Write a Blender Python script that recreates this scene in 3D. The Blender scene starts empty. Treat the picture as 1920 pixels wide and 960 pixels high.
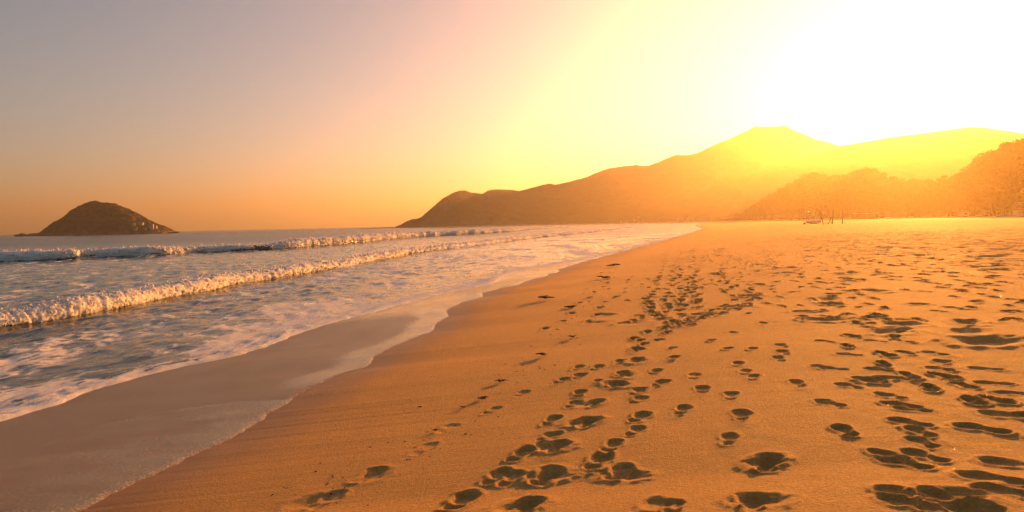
import bpy, bmesh, math, random
import numpy as np
from mathutils import Matrix, Vector

R = math.radians
scene = bpy.context.scene
col = scene.collection
rng = np.random.default_rng(7)
random.seed(7)

# ------------------------------------------------------------------ camera
F = 1280.0                       # focal length in pixels of the 1920 px wide photograph
HC = 2.0                         # eye above the sea
pitch = math.atan(60.0 / F)
roll = math.atan(0.0203)
fwd = Vector((0, math.cos(pitch), -math.sin(pitch)))
rgt0 = Vector((1, 0, 0))
up0 = Vector((0, math.sin(pitch), math.cos(pitch)))
rgt = rgt0 * math.cos(roll) - up0 * math.sin(roll)
upv = up0 * math.cos(roll) + rgt0 * math.sin(roll)
cam_data = bpy.data.cameras.new("camera")
cam = bpy.data.objects.new("camera", cam_data)
col.objects.link(cam)
cam_data.sensor_width = 36.0
cam_data.lens = 36.0 * F / 1920.0
cam_data.clip_start = 0.05
cam_data.clip_end = 30000
cam.matrix_world = Matrix(((rgt.x, upv.x, -fwd.x, 0), (rgt.y, upv.y, -fwd.y, 0), (rgt.z, upv.z, -fwd.z, HC), (0, 0, 0, 1)))
scene.camera = cam


def ray(px, py):
    return rgt * ((px - 960.0) / F) + upv * ((480.0 - py) / F) + fwd


# ------------------------------------------------------------------ light
sun_dir = ray(1742, 202).normalized()
sun_el = math.asin(sun_dir.z)
sun_az = math.atan2(sun_dir.x, sun_dir.y)
world = bpy.data.worlds.new("World")
scene.world = world
world.use_nodes = True
wn, wl = world.node_tree.nodes, world.node_tree.links
wn.clear()
w_out = wn.new("ShaderNodeOutputWorld")
w_bg = wn.new("ShaderNodeBackground")
w_sky = wn.new("ShaderNodeTexSky")
w_sky.sky_type = 'NISHITA'
w_sky.sun_disc = False
w_sky.sun_elevation = sun_el
w_sky.sun_rotation = sun_az
w_sky.altitude = 0
w_sky.air_density = 0.85
w_sky.dust_density = 0.8
w_sky.ozone_density = 3.2
w_mix = wn.new("ShaderNodeMix")
w_mix.data_type = 'RGBA'
w_mix.blend_type = 'MULTIPLY'
w_mix.inputs[0].default_value = 1.0
w_mix.inputs[7].default_value = (1.0, 0.90, 0.66, 1)      # dusty warm evening air
wl.new(w_sky.outputs[0], w_mix.inputs[6])
wl.new(w_mix.outputs[2], w_bg.inputs[0])
w_bg.inputs[1].default_value = 0.052
wl.new(w_bg.outputs[0], w_out.inputs[0])

sun_data = bpy.data.lights.new("sun", 'SUN')
sun = bpy.data.objects.new("sun", sun_data)
col.objects.link(sun)
sun_data.energy = 4.7
sun_data.angle = R(1.0)
sun_data.color = (1.0, 0.365, 0.06)
sun.rotation_euler = sun_dir.to_track_quat('Z', 'Y').to_euler()

vs = scene.view_settings
vs.view_transform = 'Standard'
vs.look = 'None'
vs.exposure = 1.92
vs.gamma = 1.0
vs.use_curve_mapping = False
scene.cycles.use_denoising = True
scene.cycles.max_bounces = 6
scene.cycles.volume_bounces = 0
scene.cycles.transparent_max_bounces = 8
scene.cycles.caustics_reflective = False
scene.cycles.caustics_refractive = False

# ------------------------------------------------------------------ helpers
_perm = np.concatenate([rng.permutation(512)] * 3).astype(np.int64)
_ga = rng.random(512) * 2 * np.pi
_gx, _gy = np.cos(_ga), np.sin(_ga)
_g3 = rng.normal(size=(512, 3))
_g3 /= np.linalg.norm(_g3, axis=1)[:, None]


def noise2(x, y):
    xi = np.floor(x); yi = np.floor(y)
    xf = x - xi; yf = y - yi
    xi = xi.astype(np.int64) & 511; yi = yi.astype(np.int64) & 511
    u = xf * xf * xf * (xf * (xf * 6 - 15) + 10); v = yf * yf * yf * (yf * (yf * 6 - 15) + 10)
    def g(ix, iy, fx, fy):
        h = _perm[_perm[ix & 511] + (iy & 511)]
        return _gx[h] * fx + _gy[h] * fy
    a = g(xi, yi, xf, yf); b = g(xi + 1, yi, xf - 1, yf)
    c = g(xi, yi + 1, xf, yf - 1); d = g(xi + 1, yi + 1, xf - 1, yf - 1)
    return 1.41 * ((a + (b - a) * u) * (1 - v) + (c + (d - c) * u) * v)


def noise3(x, y, z):
    xi = np.floor(x); yi = np.floor(y); zi = np.floor(z)
    xf = x - xi; yf = y - yi; zf = z - zi
    xi = xi.astype(np.int64) & 511; yi = yi.astype(np.int64) & 511; zi = zi.astype(np.int64) & 511
    s = lambda t: t * t * t * (t * (t * 6 - 15) + 10)
    u, v, w = s(xf), s(yf), s(zf)
    r = 0
    for dx in (0, 1):
        for dy in (0, 1):
            for dz in (0, 1):
                h = _perm[_perm[_perm[(xi + dx) & 511] + ((yi + dy) & 511)] + ((zi + dz) & 511)]
                g = _g3[h]
                n = g[..., 0] * (xf - dx) + g[..., 1] * (yf - dy) + g[..., 2] * (zf - dz)
                r = r + n * (u if dx else 1 - u) * (v if dy else 1 - v) * (w if dz else 1 - w)
    return 1.5 * r


def fbm(x, y, o=4, lac=2.03, gain=0.5):
    r = 0; a = 1.0; t = 0
    for k in range(o):
        r = r + a * noise2(x + 17.3 * k, y - 9.1 * k); t += a
        x = x * lac; y = y * lac; a *= gain
    return r / t


def sstep(a, b, x):
    t = np.clip((x - a) / (b - a), 0, 1)
    return t * t * (3 - 2 * t)


def grid_mesh(name, X, Y, Z, mat, attrs=None, smooth=True, flip=False):
    nr, nc = X.shape
    me = bpy.data.meshes.new(name)
    co = np.stack([X, Y, Z], -1).reshape(-1, 3).astype(np.float32)
    idx = np.arange(nr * nc).reshape(nr, nc)
    q = np.stack([idx[:-1, :-1], idx[:-1, 1:], idx[1:, 1:], idx[1:, :-1]], -1).reshape(-1, 4)
    if flip:
        q = q[:, ::-1]
    n = len(q)
    me.vertices.add(len(co)); me.vertices.foreach_set("co", co.ravel())
    me.loops.add(n * 4); me.loops.foreach_set("vertex_index", q.ravel().astype(np.int32))
    me.polygons.add(n); me.polygons.foreach_set("loop_start", (np.arange(n) * 4).astype(np.int32))
    me.polygons.foreach_set("use_smooth", np.full(n, smooth))
    for k, v in (attrs or {}).items():
        at = me.attributes.new(k, 'FLOAT', 'POINT')
        at.data.foreach_set("value", np.ascontiguousarray(v, dtype=np.float32).ravel())
    me.update(); me.validate()
    me.materials.append(mat)
    return me


def poly_mesh(name, verts, faces, mat, smooth=False):
    me = bpy.data.meshes.new(name)
    me.from_pydata([tuple(v) for v in verts], [], [tuple(f) for f in faces])
    me.polygons.foreach_set("use_smooth", [smooth] * len(me.polygons))
    me.update()
    me.materials.append(mat)
    return me


def link(name, me, parent=None, loc=None, label=None, cat=None, group=None, kind=None, rotz=0):
    o = bpy.data.objects.new(name, me)
    col.objects.link(o)
    if parent:
        o.parent = parent
    if loc is not None:
        o.location = loc
    o.rotation_euler.z = rotz
    if label: o["label"] = label
    if cat: o["category"] = cat
    if group: o["group"] = group
    if kind: o["kind"] = kind
    return o


# ---- node material helper
class Mat:
    def __init__(s, name):
        s.m = bpy.data.materials.new(name); s.m.use_nodes = True
        s.n, s.l = s.m.node_tree.nodes, s.m.node_tree.links
        s.n.clear()
        s.out = s.n.new("ShaderNodeOutputMaterial")
    def node(s, t, **kw):
        nd = s.n.new(t)
        for k, v in kw.items():
            setattr(nd, k, v)
        return nd
    def set(s, sock, v):
        if isinstance(v, bpy.types.NodeSocket):
            s.l.new(v, sock)
        elif isinstance(v, (tuple, list)) and len(v) == 3 and sock.type == 'RGBA':
            sock.default_value = (*v, 1)
        else:
            sock.default_value = v
    def attr(s, name):
        return s.node("ShaderNodeAttribute", attribute_name=name).outputs["Fac"]
    def pos(s):
        return s.node("ShaderNodeNewGeometry").outputs["Position"]
    def objco(s):
        return s.node("ShaderNodeTexCoord").outputs["Object"]
    def noise(s, vec, scale, detail=4, rough=0.55, dist=0.0):
        nd = s.node("ShaderNodeTexNoise")
        s.l.new(vec, nd.inputs["Vector"])
        nd.inputs["Scale"].default_value = scale; nd.inputs["Detail"].default_value = detail
        nd.inputs["Roughness"].default_value = rough; nd.inputs["Distortion"].default_value = dist
        return nd.outputs["Fac"]
    def scale(s, vec, v):
        nd = s.node("ShaderNodeVectorMath", operation='MULTIPLY')
        s.l.new(vec, nd.inputs[0]); nd.inputs[1].default_value = v
        return nd.outputs[0]
    def math(s, op, a, b=0.0, c=None, clamp=False):
        nd = s.node("ShaderNodeMath", operation=op, use_clamp=clamp)
        s.set(nd.inputs[0], a); s.set(nd.inputs[1], b)
        if c is not None: s.set(nd.inputs[2], c)
        return nd.outputs[0]
    def ramp(s, f, a, b, lo=0.0, hi=1.0):
        nd = s.node("ShaderNodeMapRange", interpolation_type='SMOOTHSTEP')
        s.set(nd.inputs[0], f)
        nd.inputs[1].default_value = a; nd.inputs[2].default_value = b
        nd.inputs[3].default_value = lo; nd.inputs[4].default_value = hi
        return nd.outputs[0]
    def mix(s, f, a, b, blend='MIX'):
        nd = s.node("ShaderNodeMix", data_type='RGBA', blend_type=blend)
        s.set(nd.inputs[0], f); s.set(nd.inputs[6], a); s.set(nd.inputs[7], b)
        return nd.outputs[2]
    def bump(s, h, dist, strength=1.0, normal=None):
        nd = s.node("ShaderNodeBump")
        s.l.new(h, nd.inputs["Height"]); nd.inputs["Distance"].default_value = dist
        s.set(nd.inputs["Strength"], strength)
        if normal is not None: s.l.new(normal, nd.inputs["Normal"])
        return nd.outputs[0]
    def principled(s, base, rough, normal=None, spec=0.5, **kw):
        nd = s.node("ShaderNodeBsdfPrincipled")
        s.set(nd.inputs["Base Color"], base); s.set(nd.inputs["Roughness"], rough)
        s.set(nd.inputs["Specular IOR Level"], spec)
        if normal is not None: s.l.new(normal, nd.inputs["Normal"])
        for k, v in kw.items():
            s.set(nd.inputs[k], v)
        return nd.outputs[0]
    def surf(s, sh):
        s.l.new(sh, s.out.inputs["Surface"]); return s.m


def plain(name, colr, rough=0.8, var=0.25, scale=3.0, spec=0.3):
    m = Mat(name)
    n = m.noise(m.objco(), scale, 5)
    c = m.mix(m.ramp(n, 0.3, 0.7), tuple(x * (1 - var) for x in colr), tuple(min(1, x * (1 + var)) for x in colr))
    return m.surf(m.principled(c, rough, m.bump(n, 0.02, 0.4), spec))


# ------------------------------------------------------------------ shore lines (traced once, then plain ground curves x(y))
def unproj(px, py, z=0.0):
    d = ray(px, py)
    t = (z - HC) / d.z
    return d.x * t, d.y * t


def curve(pts, z, head=None, tail=None):
    a = [unproj(px, py, z) for px, py in pts]
    a = (head or []) + a + (tail or [])
    a.sort(key=lambda p: p[1])
    xs = np.array([p[0] for p in a]); ls = np.log(np.array([p[1] for p in a]))
    sl = np.gradient(xs, ls)
    def f(y):
        l = np.log(np.maximum(y, 1e-3))
        i = np.clip(np.searchsorted(ls, l) - 1, 0, len(ls) - 2)
        h = ls[i + 1] - ls[i]; t = np.clip((l - ls[i]) / h, 0, 1)
        m0 = sl[i] * h; m1 = sl[i + 1] * h
        return ((2 * t**3 - 3 * t**2 + 1) * xs[i] + (t**3 - 2 * t**2 + t) * m0 + (-2 * t**3 + 3 * t**2) * xs[i + 1] + (t**3 - t**2) * m1)
    return f


far_shore = [(100.0, 360.0), (138.0, 480.0), (158.0, 580.0), (150.0, 670.0), (110.0, 735.0), (30, 790), (-90, 828), (-138, 842), (-145, 1000), (-150, 9000)]
_swash = curve([(60, 1005), (150, 960), (300, 885), (430, 820), (500, 780), (524, 763), (560, 736), (640, 705), (690, 687), (699, 674), (735, 652), (800, 625), (825, 606),
                (852, 578), (900, 556), (940, 540), (1000, 524), (1030, 515), (1062, 500), (1120, 484), (1190, 465), (1240, 452), (1280, 441), (1316, 430)],
               0.16, head=[(-3.9, 0.5), (-3.8, 3.5)], tail=far_shore)
_bore = curve([(-260, 860), (0, 790), (70, 768), (130, 750), (185, 728), (240, 714), (330, 690), (420, 672), (500, 650), (560, 626), (640, 600), (690, 588), (770, 566), (850, 546), (920, 532)],
              0.03, head=[(-9.0, 0.5), (-9.0, 3.5)], tail=[(-0.2, 27.0), (1.9, 34), (5.5, 45)])
roller_x = curve([(-400, 690), (-200, 650), (0, 615), (100, 600), (200, 583), (300, 562), (400, 543), (470, 530), (600, 508), (700, 490), (800, 472), (900, 460), (1000, 447), (1100, 437), (1150, 431)], 0.0,
                 head=[(-17.5, 4.0)], tail=[(60, 330), (80, 460)])
outer_x = curve([(-300, 505), (-100, 495), (0, 491), (100, 488), (170, 484), (280, 480), (380, 474), (480, 470), (600, 462), (700, 453), (800, 444), (900, 439), (1000, 431)], 0.0,
                head=[(-95, 30.0)], tail=[(30, 330), (60, 600)])


def swash_x(y):
    y = np.asarray(y, float)
    return _swash(y) + 0.10 * noise2(y * 0.9, y * 0 + 3.3) * np.clip(y / 10, 0.3, 2) + 0.035 * noise2(y * 4, y * 0 + 1.3) + 0.02 * noise2(y * 13, y * 0 + 5.3)


def bore_x(y):
    y = np.asarray(y, float)
    b = _bore(np.minimum(y, 45)) + 0.09 * fbm(y * 1.6, y * 0 + 7.7, 3)
    s = swash_x(y) - 0.35
    w = sstep(26, 42, y)
    return np.minimum(b * (1 - w) + s * w, s)


def sand_base(x, y):
    d = (x - swash_x(y)) * 0.93
    dp = np.maximum(d, 0)
    dB = np.maximum((swash_x(y) - bore_x(y)) * 0.93, 0.25)
    z = np.where(d > 0, 0.16 + 0.70 * (1 - np.exp(-dp / 7.0)) + 0.004 * np.minimum(dp, 140), 0.16 - 0.15 * np.clip(-d / dB, 0, 1) - 0.07 * np.clip(-d - dB, 0, 40))
    # a soft blend where the slope changes
    return z, d


def sand_hit(px, py):
    z = 0.4
    for _ in range(25):
        x, y = unproj(px, py, z)
        zz = float(sand_base(np.array([x]), np.array([max(y, 0.5)]))[0][0])
        z = 0.5 * z + 0.5 * min(zz, HC - 0.15)
    return x, y


# ------------------------------------------------------------------ materials of the setting
def make_sand():
    m = Mat("beach sand")
    p = m.pos()
    wet = m.attr("wet")
    n1 = m.noise(p, 0.35, 3)
    n2 = m.noise(m.scale(p, (1, 0.35, 1)), 2.2, 5)
    n3 = m.noise(p, 190, 3, 0.8)
    n4 = m.noise(p, 48, 5, 0.75)
    dry = m.mix(m.ramp(n1, 0.3, 0.7), (0.66, 0.375, 0.085), (0.72, 0.42, 0.105))
    dry = m.mix(m.ramp(n2, 0.35, 0.75, 0, 0.5), dry, (0.58, 0.315, 0.070))
    c = m.mix(m.ramp(n3, 0.25, 0.75, 0.0, 0.5), dry, (0.42, 0.215, 0.045))
    wc = m.mix(m.ramp(n2, 0.35, 0.7), (0.36, 0.175, 0.042), (0.44, 0.23, 0.056))
    wc = m.mix(m.ramp(n3, 0.3, 0.8, 0.0, 0.5), wc, (0.16, 0.075, 0.026))
    c = m.mix(wet, c, wc)
    c = m.mix(m.ramp(n4, 0.34, 0.66, 0.5, 0.0), c, (0.26, 0.12, 0.03))
    rough = m.ramp(wet, 0.0, 1.0, 0.85, 0.42)
    st = m.ramp(wet, 0.0, 1.0, 0.9, 0.35)
    b = m.bump(n3, 0.003, st)
    b = m.bump(n4, 0.016, st, b)
    n6 = m.noise(p, 1.3, 4, 0.6)
    far = m.ramp(m.node('ShaderNodeSeparateXYZ').outputs[1], 25, 70, 0.0, 0.9)
    m.l.new(p, far.node.inputs[0].links[0].from_node.inputs[0])
    b = m.bump(n6, 0.10, far, b)
    return m.surf(m.principled(c, rough, b, 0.25, **{"Sheen Weight": m.ramp(wet, 0.0, 0.9, 0.42, 0.04), "Sheen Roughness": 0.45, "Sheen Tint": (1.0, 0.62, 0.30)}))


def make_water():
    m = Mat("sea water and foam")
    p = m.pos()
    foam = m.attr("foam"); sh = m.attr("shallow"); far = m.attr("far")
    a = m.noise(m.scale(p, (1, 0.55, 1)), 1.1, 5, 0.6)
    b2 = m.noise(m.scale(p, (1, 0.6, 1)), 7.0, 4, 0.6)
    nb = m.bump(a, 0.30, m.ramp(far, 0, 1, 0.25, 1.0))
    nb = m.bump(b2, 0.02, m.ramp(far, 0, 1, 0.7, 0.2), nb)
    body = m.mix(sh, (0.020, 0.058, 0.060), (0.055, 0.056, 0.032))
    wat = m.principled(body, m.ramp(far, 0, 1, 0.08, 0.25), nb, 0.5, IOR=1.33)
    f1 = m.noise(m.scale(p, (1, 0.6, 1)), 9, 6, 0.72)
    f2 = m.noise(p, 90, 3, 0.7)
    fm = m.math('ADD', foam, m.math('MULTIPLY', m.math('SUBTRACT', f1, 0.5), 0.9))
    fm = m.ramp(fm, 0.36, 0.70)
    fb = m.bump(f2, 0.012, 0.8)
    fb = m.bump(f1, 0.05, 0.8, fb)
    fc = m.mix(m.ramp(f1, 0.3, 0.7), (0.72, 0.69, 0.66), (0.88, 0.87, 0.85))
    fo = m.principled(fc, 0.75, fb, 0.2, **{"Subsurface Weight": 0.6, "Subsurface Scale": 0.18, "Subsurface Radius": (1.0, 0.8, 0.55)})
    mx = m.node("ShaderNodeMixShader")
    m.l.new(fm, mx.inputs[0]); m.l.new(wat, mx.inputs[1]); m.l.new(fo, mx.inputs[2])
    return m.surf(mx.outputs[0])


def make_swash():
    m = Mat("thin swash water")
    p = m.pos()
    e = m.attr("edge"); film = m.attr("film")
    n3 = m.noise(m.scale(p, (1, 0.5, 1)), 110, 4, 0.8)
    n5 = m.noise(m.scale(p, (1, 0.45, 1)), 1.6, 5, 0.6)
    vor = m.node("ShaderNodeTexVoronoi", feature='F1')
    m.l.new(p, vor.inputs["Vector"]); vor.inputs["Scale"].default_value = 30
    dots = m.ramp(vor.outputs["Distance"], 0.10, 0.42, 1.0, 0.0)
    v2 = m.noise(p, 9, 4, 0.65)
    wetc = m.mix(m.ramp(n3, 0.3, 0.75), (0.27, 0.15, 0.055), (0.18, 0.098, 0.036))
    milky = m.mix(m.ramp(n3, 0.3, 0.8), (0.44, 0.345, 0.155), (0.30, 0.215, 0.095))
    ff = m.math('MULTIPLY', film, m.ramp(n5, 0.25, 0.65, 0.55, 1.0))
    c = m.mix(ff, wetc, milky)
    sp = m.math('MULTIPLY', dots, m.math('MULTIPLY', e, m.ramp(v2, 0.36, 0.56)), clamp=True)
    sp = m.math('MAXIMUM', sp, m.math('MULTIPLY', m.ramp(e, 0.80, 1.0, 0.0, 0.6), m.ramp(m.noise(p, 60, 3), 0.45, 0.65)))
    c = m.mix(sp, c, (0.72, 0.67, 0.58))
    rough = m.math('ADD', m.ramp(n5, 0.3, 0.7, 0.12, 0.24), m.math('MULTIPLY', sp, 0.4))
    rough = m.math('ADD', rough, m.ramp(ff, 0.0, 0.7, 0.22, 0.0))
    b = m.bump(n3, 0.003, 0.4)
    b = m.bump(n5, 0.02, 0.25, b)
    b = m.bump(dots, 0.004, sp, b)
    return m.surf(m.principled(c, rough, b, 0.5, IOR=1.33))


def make_hill(name, dark, light, rock, s):
    m = Mat(name)
    p = m.pos()
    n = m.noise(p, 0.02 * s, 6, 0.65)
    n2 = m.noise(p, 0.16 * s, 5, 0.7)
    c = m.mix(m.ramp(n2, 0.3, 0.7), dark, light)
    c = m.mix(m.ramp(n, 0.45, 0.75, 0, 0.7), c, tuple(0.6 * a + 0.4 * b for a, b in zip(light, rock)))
    rk = m.attr("rock")
    c = m.mix(m.math('MULTIPLY', rk, m.ramp(n2, 0.3, 0.6)), c, rock)
    return m.surf(m.principled(c, 0.9, m.bump(n2, 3.0 / s, 1.0), 0.15))


M_SAND = make_sand()
M_SEA = make_water()
M_SWASH = make_swash()
M_HILL = make_hill("forested hill", (0.035, 0.038, 0.018), (0.075, 0.070, 0.034), (0.20, 0.14, 0.09), 0.4)
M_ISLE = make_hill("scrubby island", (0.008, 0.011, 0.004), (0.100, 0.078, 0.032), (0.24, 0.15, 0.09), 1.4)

# ------------------------------------------------------------------ sand with footprints
NR, NC = 1100, 760
ly = np.concatenate([np.linspace(math.log(2.9), math.log(50), 900, endpoint=False), np.linspace(math.log(50), math.log(170), 150, endpoint=False), np.linspace(math.log(170), math.log(1400), NR - 1050)])
ys = np.exp(ly)
left = swash_x(ys) - 0.6
right = np.minimum(0.86 * ys + 2.6, 260 + 0.3 * ys)
right = np.maximum(right, left + 6)
tt = np.linspace(0, 1, NC)
SX = left[:, None] + (right - left)[:, None] * tt[None, :]
SY = np.repeat(ys[:, None], NC, 1)
SZ, SD = sand_base(SX, SY)

# broad unevenness, then the churned dry sand of the upper beach
dryness = sstep(2.5, 6.0, SD + 1.2 * fbm(SX * 0.25, SY * 0.25, 2))
SZ = SZ + 0.05 * fbm(SX * 0.16, SY * 0.12, 3) * sstep(0.5, 5, SD)
SZ = SZ + 0.004 * fbm(SX * 1.3, SY * 0.7, 3) * sstep(-0.5, 1, SD)
churn = sstep(7.0, 12.0, SD + 2.5 * fbm(SX * 0.15, SY * 0.12, 2) - 0.004 * SY) * sstep(11.0, 20.0, SY)
wx = SX + 0.25 * fbm(SX * 0.8, SY * 0.8, 2); wy = SY + 0.25 * fbm(SX * 0.8 + 9, SY * 0.8, 2)
ridge = 1 - np.abs(fbm(wx * 1.15, wy * 0.85, 2)) * 2.6
SZ = SZ + churn * 0.036 * (ridge - 0.4) + churn * 0.008 * fbm(SX * 4, SY * 3, 2)
SZ = SZ + dryness * 0.006 * fbm(SX * 5, SY * 5, 3)


def window(x, y, r):
    i0 = int(np.searchsorted(ys, y - r)); i1 = int(np.searchsorted(ys, y + r)) + 1
    if i1 - i0 < 2 or i0 >= NR: return None
    lo = left[i0:i1].min(); wmin = (right - left)[i0:i1]
    j = (x - left[i0:i1]) / wmin
    dj = r / wmin.min()
    j0 = max(0, int((j.min() - dj) * NC)); j1 = min(NC, int((j.max() + dj) * NC) + 2)
    if j1 - j0 < 2: return None
    return slice(i0, i1), slice(j0, j1)


def footprint(x, y, head, L=0.28, depth=0.045, soft=0.0, drag=0.0, seed=0):
    """one tread: heel and ball pressed in, sand pushed up round the edge"""
    w = window(x, y, L * 1.6)
    if w is None: return
    X = SX[w] - x; Y = SY[w] - y
    k = seed * 3.7
    dist = 0.018 + 0.03 * soft
    X = X + dist * fbm((X + k) * 9, (Y + k) * 9, 2); Y = Y + dist * fbm((X - k) * 9, (Y + k) * 9, 2)
    u = (X * math.sin(head) + Y * math.cos(head)) / L
    v = (X * math.cos(head) - Y * math.sin(head)) / L
    ell = lambda cu, cv, a, b: np.sqrt(((u - cu) / a) ** 2 + ((v - cv) / b) ** 2)
    heel = ell(-0.31, 0, 0.19, 0.15 + 0.03 * soft); ball = ell(0.20, 0.02, 0.27, 0.20 + 0.04 * soft); mid = ell(-0.03, 0.02, 0.28, 0.12 + 0.05 * soft)
    f = np.minimum(np.minimum(heel, ball), mid + 0.12)
    e0, e1 = 1.12 + 0.15 * soft, 0.66 - 0.3 * soft
    pit = np.maximum(np.maximum(sstep(e0, e1, heel) * 1.0, sstep(e0, e1, ball) * 0.95), sstep(e0, e1, mid) * (0.32 + 0.4 * soft))
    toe = 0.25 * sstep(0.1, 0.45, u) * sstep(1.0, 0.7, ball)
    rim = np.exp(-((f - 1.32) / 0.24) ** 2) * (0.42 + 0.30 * noise2(u * 4 + k, v * 4 + k))
    back = drag * np.exp(-(((u + 0.72) / 0.28) ** 2 + (v / 0.22) ** 2)) * 0.7
    SZ[w] += depth * (-pit - toe + rim + back)


def scuff(x, y, r, depth, head=0.0, asp=1.3, seed=0):
    w = window(x, y, r * 2.6)
    if w is None: return
    X = SX[w] - x; Y = SY[w] - y
    k = seed * 1.9
    X = X + 0.35 * r * fbm((X + k) / r, (Y + k) / r, 3); Y = Y + 0.35 * r * fbm((X - k) / r, (Y + 5 + k) / r, 3)
    u = (X * math.sin(head) + Y * math.cos(head)) / (r * asp); v = (X * math.cos(head) - Y * math.sin(head)) / r
    q = np.sqrt(u * u + v * v)
    SZ[w] += depth * (-1.0 * sstep(1.1, 0.25, q) + 0.42 * np.exp(-((q - 1.35) / 0.34) ** 2) * (1 + 0.7 * noise2(u * 2 + k, v * 2 - k)))


# prints that can be told apart one by one: pixel of the middle, heading in degrees from straight ahead (+ = right), length, depth, softness
track = 24
P = []
for (px, py, L, dp, so) in [
    (690, 890, .29, .022, .5), (612, 938, .30, .024, .6), (795, 840, .28, .016, .3), (838, 802, .27, .015, .4), (922, 769, .27, .022, .1), (977, 738, .26, .020, .1),
    (862, 940, .34, .055, .2), (930, 893, .29, .040, 0), (958, 897, .27, .035, 0), (1022, 893, .33, .055, .5), (985, 952, .30, .05, .5), (975, 852, .30, .045, 0), (1030, 818, .26, .035, .3),
    (1044, 838, .26, .04, .5), (1032, 788, .29, .042, 0), (1102, 792, .30, .048, .5), (1085, 738, .28, .04, 0), (1074, 758, .25, .03, .3), (1116, 756, .25, .032, .5), (1152, 722, .30, .045, .5),
    (1052, 714, .28, .032, .2), (1085, 706, .27, .034, .2), (1082, 690, .26, .03, .2), (1118, 690, .27, .034, .3), (1118, 716, .22, .026, .2), (1165, 702, .26, .036, .5), (1160, 680, .27, .034, .2),
    (1192, 676, .27, .04, .5), (1196, 658, .27, .038, .3), (1238, 718, .28, .04, .3), (1228, 697, .26, .032, .3), (1262, 672, .26, .036, .4), (1256, 655, .26, .03, .3), (1198, 782, .30, .042, .2),
    (1196, 750, .27, .03, .1), (1190, 808, .26, .03, .1), (1145, 836, .28, .036, .2), (1122, 864, .32, .05, .3), (1160, 886, .30, .045, .5), (1278, 768, .29, .04, .1), (1222, 952, .32, .032, .2),
    (1262, 950, .22, .03, .2), (1316, 730, .28, .036, .2), (1370, 742, .28, .042, .3)]:
    P.append((px, py, track + rng.normal(0, 5), L, dp, so))
for (px, py, h, L, dp, so) in [
    (1390, 778, 25, .29, .05, .3), (1366, 822, 22, .27, .045, .2), (1440, 870, 30, .30, .065, .6), (1408, 942, 25, .30, .05, .6), (1382, 682, 22, .28, .036, .3), (1412, 707, 22, .26, .036, .2), (1395, 697, 22, .27, .03, .2),
    (1362, 655, 24, .28, .034, .3), (1408, 655, 24, .26, .034, .3), (1375, 625, 20, .27, .03, .3), (1430, 607, 15, .27, .03, .3), (1465, 648, 5, .27, .034, .3), (1468, 660, 5, .28, .04, .2), (1460, 672, 5, .27, .036, .2), (1495, 718, 8, .27, .04, .3),
    (1583, 806, 3, .27, .06, .2), (1556, 755, -25, .27, .038, .3), (1535, 688, 8, .27, .03, .3), (1562, 690, -50, .26, .03, .3), (1545, 640, -20, .26, .034, .3), (1592, 665, -45, .27, .034, .3), (1592, 722, -30, .27, .034, .3), (1630, 712, -25, .32, .05, .5),
    (1680, 708, -65, .34, .04, .1), (1645, 692, -35, .26, .03, .3), (1668, 740, -25, .27, .036, .3), (1690, 757, -40, .30, .045, .1), (1712, 766, -55, .26, .03, .2), (1706, 790, -35, .28, .05, .2), (1724, 808, -10, .27, .05, .3), (1728, 828, -10, .24, .045, .3),
    (1695, 868, -30, .31, .055, .2), (1664, 852, -30, .26, .045, .1), (1732, 854, -30, .29, .05, .1), (1690, 922, -35, .28, .04, .3), (1702, 942, -40, .30, .05, .3), (1838, 800, -42, .33, .055, .0), (1760, 690, -35, .27, .034, .3), (1752, 662, -25, .27, .034, .3),
    (1848, 690, -60, .28, .03, .3), (1862, 716, -60, .28, .034, .1), (1905, 735, -55, .28, .04, .2), (1890, 775, -50, .34, .04, .2), (1860, 895, -50, .33, .05, .3), (1890, 920, -45, .31, .05, .4), (1905, 868, -48, .36, .05, .1), (1800, 945, -40, .34, .06, .8),
    (1775, 928, -45, .30, .05, .5), (1640, 640, -40, .27, .03, .3), (1690, 640, -30, .28, .034, .3), (1615, 600, -20, .27, .03, .3), (1700, 600, -40, .28, .034, .3), (1300, 705, 20, .27, .02, .3), (1500, 600, 0, .27, .03, .3), (1330, 640, 24, .28, .03, .3)]:
    P.append((px, py, h + rng.normal(0, 4), L, dp, so))
k = 0
for (px, py, h, L, dp, so) in P:
    x, y = sand_hit(px, py); k += 1
    footprint(x, y, R(h), L * 1.06, dp * (0.40 if px < 1350 else 0.32), so, rng.random() * 0.6, k)
    if so >= 0.5:
        scuff(x + rng.normal(0, .05), y + rng.normal(0, .05), 0.09, dp * 0.4, rng.random() * 3, 1.5, k)
# larger hollows
for (px, py, r, dp) in [(1855, 640, .34, .13), (1815, 622, .30, .09), (1665, 622, .28, .09), (1690, 608, .26, .08), (1550, 600, .26, .08), (1268, 608, .26, .07), (1240, 600, .24, .06), (1130, 590, .24, .06), (1115, 605, .26, .05), (1190, 606, .26, .05), (1330, 590, .3, .06), (1370, 575, .3, .06)]:
    x, y = sand_hit(px, py); k += 1
    scuff(x, y, r * 0.72, dp * 0.28, rng.random() * 3, 1.4, k)
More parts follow.
